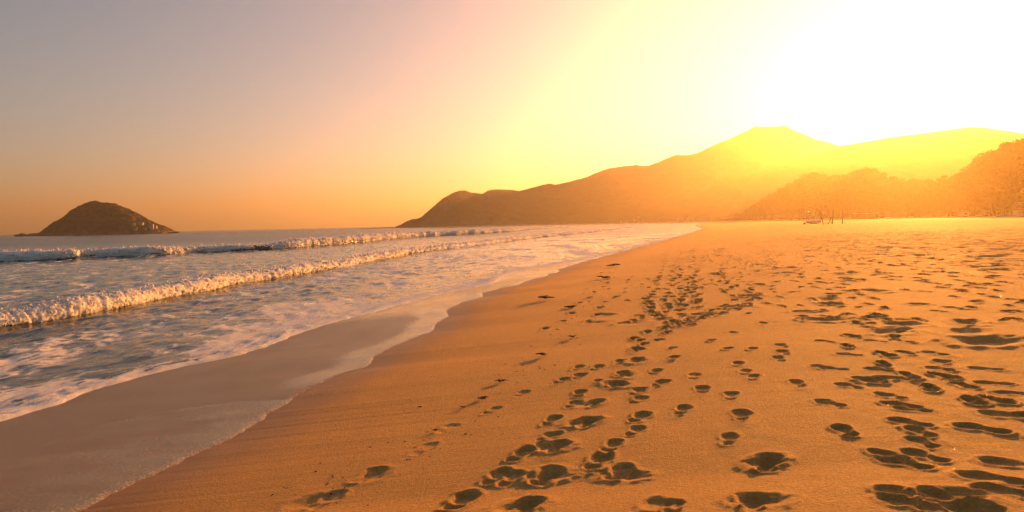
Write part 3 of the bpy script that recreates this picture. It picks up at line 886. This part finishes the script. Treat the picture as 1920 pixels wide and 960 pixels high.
for (px, Y0, w, h, nw, st, flat, lab) in [
    (1172, 748, 8, 3.4, 5, 2, True, "long flat-roofed pale building at the end of the far shore"),
    (1186, 746, 5.5, 2.6, 4, 1, True, "low pale building between two taller ones on the far shore"),
    (1197, 744, 4.5, 4.6, 3, 3, False, "tallest pale building under the mountain on the far shore"),
    (1276, 640, 4.5, 3.4, 3, 2, False, "pale gabled house above the bathers on the far beach"),
    (1294, 630, 4.2, 3.2, 3, 2, False, "small gabled house at the back of the far beach")]:
    x = (px - 960) / F * Y0
    house((x, Y0, 1.2), w, 7, h, nw, lab, "houses on the far shore", 0.2, st, flat)

# ------------------------------------------------------------------ trees behind the beach
M_BARK = plain("grey brown bark", (0.10, 0.07, 0.05), 0.9, 0.3, 6.0)
def leafmat():
    m = Mat("feathery foliage")
    oi = m.node("ShaderNodeObjectInfo")
    n = m.noise(m.objco(), 0.8, 4)
    c = m.mix(m.ramp(n, 0.3, 0.7), (0.035, 0.055, 0.018), (0.085, 0.10, 0.035))
    c = m.mix(m.math('MULTIPLY', oi.outputs["Random"], 0.5), c, (0.075, 0.075, 0.03))
    pr = m.node("ShaderNodeBsdfPrincipled"); m.set(pr.inputs["Base Color"], c); pr.inputs["Roughness"].default_value = 0.7
    tr = m.node("ShaderNodeBsdfTranslucent"); m.set(tr.inputs[0], c)
    mx = m.node("ShaderNodeMixShader"); mx.inputs[0].default_value = 0.4
    m.l.new(pr.outputs[0], mx.inputs[1]); m.l.new(tr.outputs[0], mx.inputs[2])
    return m.surf(mx.outputs[0])
M_LEAF = leafmat()


def tree_meshes(seed, spread, lift, nclump, per, leaf):
    """unit tree, 10 m tall: trunk with limbs, crown of small leaf faces gathered in clumps"""
    rg = np.random.default_rng(seed)
    V, Fc = [], []
    def limb(a, b, r0, r1, n=7):
        a, b = Vector(a), Vector(b); d = (b - a).normalized(); s = d.orthogonal().normalized(); t2 = d.cross(s); k0 = len(V)
        for (p, r) in ((a, r0), (b, r1)):
            for i in range(n):
                an = 2 * math.pi * i / n
                V.append(p + (s * math.cos(an) + t2 * math.sin(an)) * r)
        for i in range(n): Fc.append((k0 + i, k0 + (i + 1) % n, k0 + n + (i + 1) % n, k0 + n + i))
    p = Vector((0, 0, -0.4)); r = 0.24; pts = [p]
    for i in range(6):
        q = p + Vector((rg.normal(0, .16), rg.normal(0, .16), 1.5)); limb(p, q, r, r * .83); p = q; r *= .83; pts.append(p)
    clumps = []
    for i in range(nclump):
        h = rg.uniform(lift, 1.0); an = rg.random() * 6.283
        prof = math.sin(math.pi * min(1, (h - lift * 0.7) / (1.06 - lift * 0.7))) ** 0.7
        rad = spread * prof * math.sqrt(rg.uniform(0.08, 1))
        c = Vector((math.cos(an) * rad, math.sin(an) * rad, h * 9.4 + rg.normal(0, .25)))
        clumps.append((c, rg.uniform(.55, 1.1)))
        if i % 3 == 0:
            z0 = max(1.2, c.z - 1.6 - rad * .4); j = min(5, int((z0 + .4) / 1.5)); base = pts[j].lerp(pts[j + 1], ((z0 + .4) / 1.5 - j) % 1)
            limb(base, c, 0.07, 0.02, 5)
    tk = poly_mesh("trunk", V, Fc, M_BARK, True)
    nl = nclump * per
    C = np.repeat(np.array([c for c, _ in clumps]), per, 0); S = np.repeat(np.array([s for _, s in clumps]), per)
    g = rg.normal(size=(nl, 3)); g /= np.linalg.norm(g, axis=1)[:, None]
    g *= (rg.random(nl) ** 0.45 * S)[:, None]; g[:, 2] *= 0.62
    ctr = C + g
    a = rg.normal(size=(nl, 3)); a[:, 2] -= .3; a /= np.linalg.norm(a, axis=1)[:, None]
    b = np.cross(a, rg.normal(size=(nl, 3))); b /= np.linalg.norm(b, axis=1)[:, None]
    ls = leaf * rg.uniform(.6, 1.3, nl)[:, None]
    vv = np.stack([ctr - a * ls, ctr + b * ls * .32, ctr + a * ls, ctr - b * ls * .32], 1).reshape(-1, 3)
    me = bpy.data.meshes.new("crown")
    me.vertices.add(len(vv)); me.vertices.foreach_set("co", vv.astype(np.float32).ravel())
    me.loops.add(nl * 4); me.loops.foreach_set("vertex_index", np.arange(nl * 4, dtype=np.int32))
    me.polygons.add(nl); me.polygons.foreach_set("loop_start", (np.arange(nl) * 4).astype(np.int32))
    me.update(); me.materials.append(M_LEAF)
    return tk, me


KINDS = [tree_meshes(11, 2.3, .30, 70, 70, .30), tree_meshes(12, 3.0, .25, 85, 70, .30), tree_meshes(13, 3.6, .20, 95, 70, .30)]
SHRUB = tree_meshes(14, 4.6, .02, 80, 60, .34)
LAB = ["tall narrow feathery tree in the belt behind the beach", "broad leafy tree in the belt behind the beach", "wide spreading tree in the belt behind the beach"]


def plant(px, Y0, toppx, kind, wide=1.0):
    Y0 = Y0 * 2.0
    x = (px - 960) / F * Y0
    z = sand_z(x, Y0) if x < 250 else 1.6
    hor = 439.2 - 0.0203 * px
    h = (hor - toppx) / F * Y0 + HC - z
    tk, cr = SHRUB if kind == 3 else KINDS[kind]
    lab = "low spreading shrub at the edge of the beach sand" if kind == 3 else LAB[kind]
    for lim, wh in ((1462, ' where the belt tapers off towards the bay'), (1560, ' beyond the lamp post and timber frame'), (1682, ' behind the long shelter'), (1790, ' between shelter and kiosk'), (1872, ' around the little beach hut'), (9999, ' behind the low pale wall')):
        if px < lim:
            lab = lab.replace(' in the belt behind the beach', '').replace(' at the edge of the beach sand', '') + wh; break
    r = link("shrub" if kind == 3 else "tree", None, None, (x, Y0, z - 0.05), lab, "shrub" if kind == 3 else "tree", "shrubs along the beach edge" if kind == 3 else "trees behind the beach", None, random.random() * 6.28)
    s = h / 9.9
    r.scale = (s * wide, s * wide, s)
    link("trunk", tk, r); link("crown", cr, r)


for (px, Y0, tp, kd, wd) in [
    (1382, 330, 398, 3, 1), (1398, 320, 392, 3, 1), (1415, 310, 384, 2, 1.1), (1432, 300, 374, 2, 1), (1450, 290, 366, 2, 1), (1468, 270, 352, 1, 1), (1484, 255, 344, 2, 1), (1500, 245, 336, 1, 1), (1516, 240, 324, 0, 1.1),
    (1532, 236, 322, 1, 1), (1550, 232, 330, 2, 1), (1570, 226, 329, 2, 1), (1590, 220, 326, 1, 1), (1612, 214, 318, 1, 1), (1630, 208, 313, 0, 1.1), (1652, 202, 326, 2, 1), (1676, 195, 332, 2, 1), (1700, 188, 336, 2, 1), (1726, 180, 338, 2, 1),
    (1752, 172, 336, 2, 1), (1778, 164, 330, 2, 1), (1802, 156, 322, 1, 1), (1826, 148, 310, 1, 1), (1846, 142, 292, 1, 1), (1862, 136, 282, 0, 1.2), (1882, 130, 276, 1, 1), (1902, 124, 264, 1, 1), (1925, 120, 258, 1, 1), (1952, 116, 262, 2, 1), (1985, 112, 268, 1, 1),
    (1440, 330, 382, 3, 1), (1475, 300, 374, 3, 1), (1510, 262, 362, 3, 1.1), (1545, 250, 358, 3, 1.1), (1580, 242, 354, 3, 1.1), (1615, 232, 352, 3, 1.1), (1650, 222, 354, 3, 1.1), (1688, 212, 356, 3, 1.1), (1722, 200, 354, 3, 1.1), (1758, 188, 352, 3, 1.1),
    (1792, 178, 346, 3, 1.1), (1826, 166, 338, 3, 1.1), (1860, 152, 328, 3, 1.1), (1892, 142, 318, 3, 1.1), (1928, 134, 312, 3, 1.1), (1970, 126, 312, 3, 1.1)]:
    plant(px, Y0, tp, kd, wd)

# ------------------------------------------------------------------ things standing far up the beach
def ground(px, Y0):
    x = (px - 960) / F * Y0
    return Vector((x, Y0, sand_z(x, Y0)))

g0 = ground(1551, 112)
r = empty("timber_frame", g0, "open dark timber frame with leaning posts standing on the far sand", "frame")
link("post", bar_mesh("post", (-1.15, 0, 2.3), (-0.5, 0, -0.3), .07, .09, M_WOOD), r)
link("post", bar_mesh("post", (1.1, 0, 2.3), (0.85, 0, -0.3), .07, .09, M_WOOD), r)
link("brace", bar_mesh("brace", (0.85, .1, 1.2), (0.15, .1, -0.2), .05, .06, M_WOOD), r)
link("brace", bar_mesh("brace", (0.5, .1, 0.75), (0.95, .1, 0.1), .04, .04, M_WOOD), r)
link("crossbar", bar_mesh("crossbar", (-0.55, -.06, 0.22), (0.8, -.06, 0.2), .05, .05, M_WOOD), r)

g0 = ground(1580, 114)
r = empty("post", g0, "single slim wooden post beside the open timber frame", "post")
link("shaft", bar_mesh("shaft", (0, 0, -0.4), (0.05, 0, 2.3), .08, .06, M_WOOD), r)
link("cap", bar_mesh("cap", (0.05, 0, 2.3), (0.05, 0, 2.38), .09, .07, M_WOOD), r)

# small boat hauled out between lamp and frame
g0 = ground(1526, 125)
V, Fc = [], []
NS, NP = 13, 9
for i in range(NS):
    t0 = i / (NS - 1) * 2 - 1
    bw = 0.62 * (1 - abs(t0) ** 2.6) ** 0.8 + 0.02; kz = 0.10 + 0.25 * abs(t0) ** 3; gz = 0.62 + 0.16 * t0 ** 2
    for j in range(NP):
        an = math.pi * j / (NP - 1)
        V.append((t0 * 1.55, -math.cos(an) * bw, gz - (gz - kz) * math.sin(an) ** 0.7))
for i in range(NS - 1):
    for j in range(NP - 1):
        a = i * NP + j
        Fc.append((a, a + 1, a + NP + 1, a + NP))
r = empty("boat", g0 + Vector((0, 0, -0.1)), "small pale open boat drawn up on the far sand", "boat", rotz=0.15)
hull = link("hull", poly_mesh("hull", V, Fc, M_PALE, True), r)
mod = hull.modifiers.new("thick", 'SOLIDIFY'); mod.thickness = 0.05
box_obj("thwart", r, M_WOOD, (-0.15, 0.15, -0.55, 0.55, 0.45, 0.49))
box_obj("thwart", r, M_WOOD, (-0.95, -0.7, -0.42, 0.42, 0.47, 0.51))
g0 = ground(1509, 125)
link("rock", rock_mesh("rock", .5, .4, .35, 3.3, M_ROCKD), loc=g0, label="small dark stone beside the pale boat", cat="rock")

# lamp post with a lit globe
m = Mat("lit lamp globe")
em = m.node("ShaderNodeEmission"); em.inputs[0].default_value = (1, .78, .35, 1); em.inputs[1].default_value = 2.0
M_LAMP = m.surf(em.outputs[0])
g0 = ground(1517, 200)
r = empty("street_lamp", g0, "lamp post with a small lit globe at the edge of the trees", "lamp")
link("pole", bar_mesh("pole", (0, 0, -.3), (0, 0, 2.75), .06, .045, M_WOOD), r)
bm = bmesh.new(); bmesh.ops.create_uvsphere(bm, u_segments=14, v_segments=9, radius=.11)
for v in bm.verts: v.co.z += 2.92
me = bpy.data.meshes.new("globe"); bm.to_mesh(me); bm.free(); me.materials.append(M_LAMP)
link("globe", me, r)

# long open shelter at the edge of the trees
g0 = ground(1622, 300)
r = empty("beach_shelter", g0, "long low beach shelter with a pale flat roof under the trees", "shelter", rotz=0.12)
box_obj("roof", r, M_PALE, (-5.6, 5.6, -1.6, 1.6, 2.2, 2.42))
box_obj("back_wall", r, M_WOOD, (-5.3, 5.3, 1.3, 1.42, -.3, 2.198))
for xx in (-5.2, -2.6, 0, 2.6, 5.2):
    box_obj("post", r, M_WOOD, (xx - .07, xx + .07, -1.45, -1.31, -.3, 2.198))
box_obj("bench", r, M_WOOD, (-4.6, 4.6, .7, 1.15, .42, .48))
for xx in (-4.4, 0, 4.4):
    box_obj("bench_leg", r, M_WOOD, (xx - .05, xx + .05, .75, 1.1, -.2, .418))
box_obj("end_panel", r, M_PALE, (5.25, 5.5, -1.0, 1.2, -.3, 2.0))

for (px, Y0, lab) in [(1900, 200, "low pale wall at the foot of the tallest trees")]:
    g0 = ground(px, Y0)
    r = empty("low_wall", g0, lab, "wall", rotz=-0.1)
    box_obj("wall", r, M_CONC, (-4.5, 4.5, -.15, .15, -.4, .55))
    box_obj("coping", r, M_PALE, (-4.6, 4.6, -.2, .2, .553, .64))
for (px, Y0, w, lab) in [(1850, 280, 3.6, "little pale beach hut half hidden by shrubs"), (1808, 300, 3.2, "small pale kiosk under the trees by the low wall"), (1912, 235, 3.4, "small hut high among the trees above the low wall")]:
    g0 = ground(px, Y0)
    house(g0, w, 2.2, 2.1, 1, lab, "huts under the trees", 0.2)

# ------------------------------------------------------------------ people far along the water's edge
def clothmat(nm, c): return plain(nm, c, 0.9, 0.15, 5.0)
M_SKIN = plain("skin", (0.42, 0.25, 0.17), 0.6, 0.08, 5.0)
def person(px, Y0, top, bottom, label, stride, rotz, xoff=0.0):
    g1 = ground(px, Y0)
    J = {"pel": (0, 0, .95), "chest": (0, .01, 1.28), "neck": (0, 0, 1.47), "head": (0, .02, 1.58), "crown": (0, .01, 1.70),
         "kl": (-.10, stride * .5, .50), "al": (-.10, stride * .35 - .03, .08), "tl": (-.11, stride * .35 + .12, .035),
         "kr": (.10, -stride * .25, .50), "ar": (.10, -stride - .03, .08), "tr": (.11, -stride + .12, .035),
         "hl": (-.10, 0, .90), "hr": (.10, 0, .90), "sl": (-.17, 0, 1.40), "sr": (.17, 0, 1.40), "el": (-.24, -.04 - stride * .2, 1.13), "er": (.24, -.02 + stride * .2, 1.13), "wl": (-.24, .10 - stride * .2, .90), "wr": (.24, .10 + stride * .3, .90)}
    rad = {"pel": .14, "chest": .15, "neck": .06, "head": .10, "crown": .075, "kl": .065, "kr": .065, "al": .045, "ar": .045, "tl": .04, "tr": .04, "hl": .10, "hr": .10, "sl": .07, "sr": .07, "el": .045, "er": .045, "wl": .035, "wr": .035}
    ed = [("pel", "chest"), ("chest", "neck"), ("neck", "head"), ("head", "crown"), ("pel", "hl"), ("hl", "kl"), ("kl", "al"), ("al", "tl"), ("pel", "hr"), ("hr", "kr"), ("kr", "ar"), ("ar", "tr"), ("chest", "sl"), ("sl", "el"), ("el", "wl"), ("chest", "sr"), ("sr", "er"), ("er", "wr")]
    names = list(J)
    me = bpy.data.meshes.new("person")
    me.from_pydata([J[n] for n in names], [(names.index(a), names.index(b)) for a, b in ed], [])
    me.materials.append(M_SKIN)
    r0 = empty("person", g1, label, "person", "people at the far water's edge", rotz)
    o = link("body", me, r0)
    sk = o.modifiers.new("skin", 'SKIN')
    for i, n in enumerate(names):
        me.skin_vertices[0].data[i].radius = (rad[n], rad[n] * .85)
        me.skin_vertices[0].data[i].use_root = (n == "pel")
    sb_ = o.modifiers.new("sub", 'SUBSURF'); sb_.levels = 1; sb_.render_levels = 1
    def ring(nm, secs, mat):
        V, Fc = [], []; n = 14
        for (cx, cy, z, rx, ry) in secs:
            for i in range(n):
                a = 2 * math.pi * i / n
                V.append((cx + rx * math.cos(a), cy + ry * math.sin(a), z))
        for s in range(len(secs) - 1):
            for i in range(n):
                Fc.append((s * n + i, s * n + (i + 1) % n, (s + 1) * n + (i + 1) % n, (s + 1) * n + i))
        link(nm, poly_mesh(nm, V, Fc, mat, True), r0)
    ring("shirt", [(0, 0, .88, .19, .15), (0, 0, 1.05, .175, .14), (0, 0, 1.25, .20, .16), (0, 0, 1.40, .22, .13), (0, 0, 1.47, .09, .08)], top)
    ring("trousers", [(0, 0, .52, .20, .15 + stride * .3), (0, 0, .75, .20, .16), (0, 0, .95, .185, .15)], bottom)
    ring("hair", [(0, 0, 1.56, .105, .105), (0, -.01, 1.66, .115, .12), (0, -.01, 1.74, .09, .09), (0, -.01, 1.78, .02, .02)], M_GLASS)

T_W, T_D, T_R, T_B = clothmat("white cotton", (.7, .68, .64)), clothmat("dark cotton", (.05, .05, .06)), clothmat("red cotton", (.4, .08, .06)), clothmat("denim", (.10, .14, .22))
person(1275, 400, T_D, T_D, "person in dark clothes standing at the far water's edge", .05, 2.6)
person(1281, 400, T_W, T_W, "person in white standing next to the dark clothed one by the water", .08, 3.0)
person(1288, 430, T_W, T_B, "person in white top and blue trousers walking on the far beach", .25, 1.4)
person(1298, 420, T_R, T_D, "person in a red top on the far beach beyond the water", .2, -1.2)

# ------------------------------------------------------------------ scraps on the tide line, sparkling grit
M_WEED = plain("dark dried seaweed", (0.045, 0.022, 0.012), 0.7, 0.4, 30.0)
def weed(px, py, size, label, seed):
    x, y = sand_hit(px, py)
    rg = random.Random(seed)
    V, Fc = [], []
    for b in range(6):
        an = rg.random() * 6.28; p = Vector((0, 0, size * .12)); w = size * rg.uniform(.10, .2); prev = None
        for s in range(6):
            d = Vector((math.cos(an), math.sin(an), rg.uniform(-.1, .45) * (1 - s / 4))); nrm = Vector((-d.y, d.x, rg.uniform(-.4, .4))).normalized()
            ww = w * (1 - s / 6.5)
            k0 = len(V)
            V += [p - nrm * ww, p + nrm * ww, p + Vector((0, 0, ww * .7))]
            if prev is not None:
                Fc += [(prev, k0, k0 + 2, prev + 2), (prev + 2, k0 + 2, k0 + 1, prev + 1), (prev + 1, k0 + 1, k0, prev)]
            prev = k0
            p = p + d * size * .14; p.z = max(p.z, size * .04); an += rg.uniform(-.6, .6)
    link("seaweed_scrap", poly_mesh("seaweed_scrap", V, Fc, M_WEED), loc=(x, y, sand_z(x, y) + 0.002), label=label, cat="seaweed", group="seaweed scraps on the tide line")
for i, (px, py, s, lab) in enumerate([
    (903, 748, .11, "upright dark seaweed scrap above the single pair of footprints"), (1021, 668, .17, "largest seaweed clump in the middle of the smooth damp sand"), (868, 765, .06, "tiny seaweed fleck beside the upright scrap"), (940, 717, .11, "brown seaweed tuft at the end of a faint drag line"),
    (1070, 577, .20, "seaweed scrap on smooth sand short of the first trampled patch"), (1075, 634, .14, "small seaweed scrap next to the row of footprints"), (1132, 523, .30, "dark seaweed scrap where the beach begins to narrow"), (1024, 562, .28, "flat seaweed scrap near the bend of the wet edge"), (1150, 500, .42, "dark seaweed heap farthest along the wet edge"),
    (817, 808, .05, "seaweed crumb beside the faintest footprint"), (785, 764, .05, "lone seaweed crumb on the damp slope")]):
    weed(px, py, s, lab, i + 5)

# crumbs of weed, twig and shell along the old tide line
rg = np.random.default_rng(33)
V, Fc = [], []
line = [sand_hit(px, py) for px, py in [(560, 930), (700, 870), (880, 800), (960, 700), (1020, 668), (1075, 620), (1100, 560), (1150, 505)]]
for i in range(260):
    t_ = rg.random() * (len(line) - 1); a_ = int(t_); f_ = t_ - a_
    x = line[a_][0] * (1 - f_) + line[a_ + 1][0] * f_ + rg.normal(0, .22); y = line[a_][1] * (1 - f_) + line[a_ + 1][1] * f_ + rg.normal(0, .25)
    z = sand_z(x, y); L = rg.uniform(.004, .016) * max(1, y / 7); w_ = L * rg.uniform(.2, .6); an = rg.random() * 6.28
    dx, dy = math.cos(an), math.sin(an); b0 = len(V)
    V += [(x + dx * L, y + dy * L, z + .002), (x - dy * w_, y + dx * w_, z), (x - dx * L, y - dy * L, z + .001), (x + dy * w_, y - dx * w_, z), (x, y, z + w_ * .9)]
    Fc += [(b0, b0 + 1, b0 + 4), (b0 + 1, b0 + 2, b0 + 4), (b0 + 2, b0 + 3, b0 + 4), (b0 + 3, b0, b0 + 4)]
link("tide_litter", poly_mesh("tide_litter", V, Fc, M_WEED), label="dark crumbs of weed strewn along the old tide line", cat="litter", kind="stuff")

# shell grit: minute pale flakes tilted every way, those that face the sun flash
NF = 5200
V = np.zeros((NF, 3, 3)); cnt = 0
rg = np.random.default_rng(21)
while cnt < NF:
    y = math.exp(rg.uniform(math.log(2.8), math.log(22)))
    x = rg.uniform(0.05, 0.9) * y + rg.normal(0, .4)
    d = x - float(swash_x(np.array([y]))[0])
    if d < 3.4 or x > 1.05 * y + 2: continue
    z = sand_z(x, y)
    s = rg.uniform(.0010, .0026) * max(1, y / 4.5)
    nv = rg.normal(0, .22, size=3) + np.array([0, 0, 1.0]); a = np.cross(nv, rg.normal(size=3)); a /= np.linalg.norm(a); b = np.cross(a, nv); b /= np.linalg.norm(b)
    c = np.array([x, y, z + s * 1.0])
    V[cnt] = [c + a * s, c - a * s * .6 + b * s * .8, c - a * s * .6 - b * s * .8]; cnt += 1
mg = Mat("mica and shell flakes")
M_GRIT = mg.surf(mg.principled((0.86, 0.80, 0.66), 0.22, None, 0.9))
me = bpy.data.meshes.new("shell_grit")
me.vertices.add(NF * 3); me.vertices.foreach_set("co", V.astype(np.float32).ravel())
me.loops.add(NF * 3); me.loops.foreach_set("vertex_index", np.arange(NF * 3, dtype=np.int32))
me.polygons.add(NF); me.polygons.foreach_set("loop_start", (np.arange(NF) * 3).astype(np.int32))
me.update(); me.materials.append(M_GRIT)
link("shell_grit", me, label="fine pale shell grit glinting on the dry trodden sand", cat="shell grit", kind="stuff")

# ------------------------------------------------------------------ evening haze
HAZE_D = 0.0004
V, Fc = [], []
add_box(V, Fc, -7600, 3600, -1500, 7900, -4.6, 246)
mh = Mat("haze")
pv = mh.node("ShaderNodeVolumePrincipled")
pv.inputs["Color"].default_value = (1.0, 0.80, 0.50, 1)
pv.inputs["Density"].default_value = HAZE_D
pv.inputs["Anisotropy"].default_value = 0.69
mh.l.new(pv.outputs[0], mh.out.inputs["Volume"])
hz = link("haze", poly_mesh("haze", V, Fc, mh.m), label="warm evening haze hanging over bay and hills", cat="haze", kind="stuff")
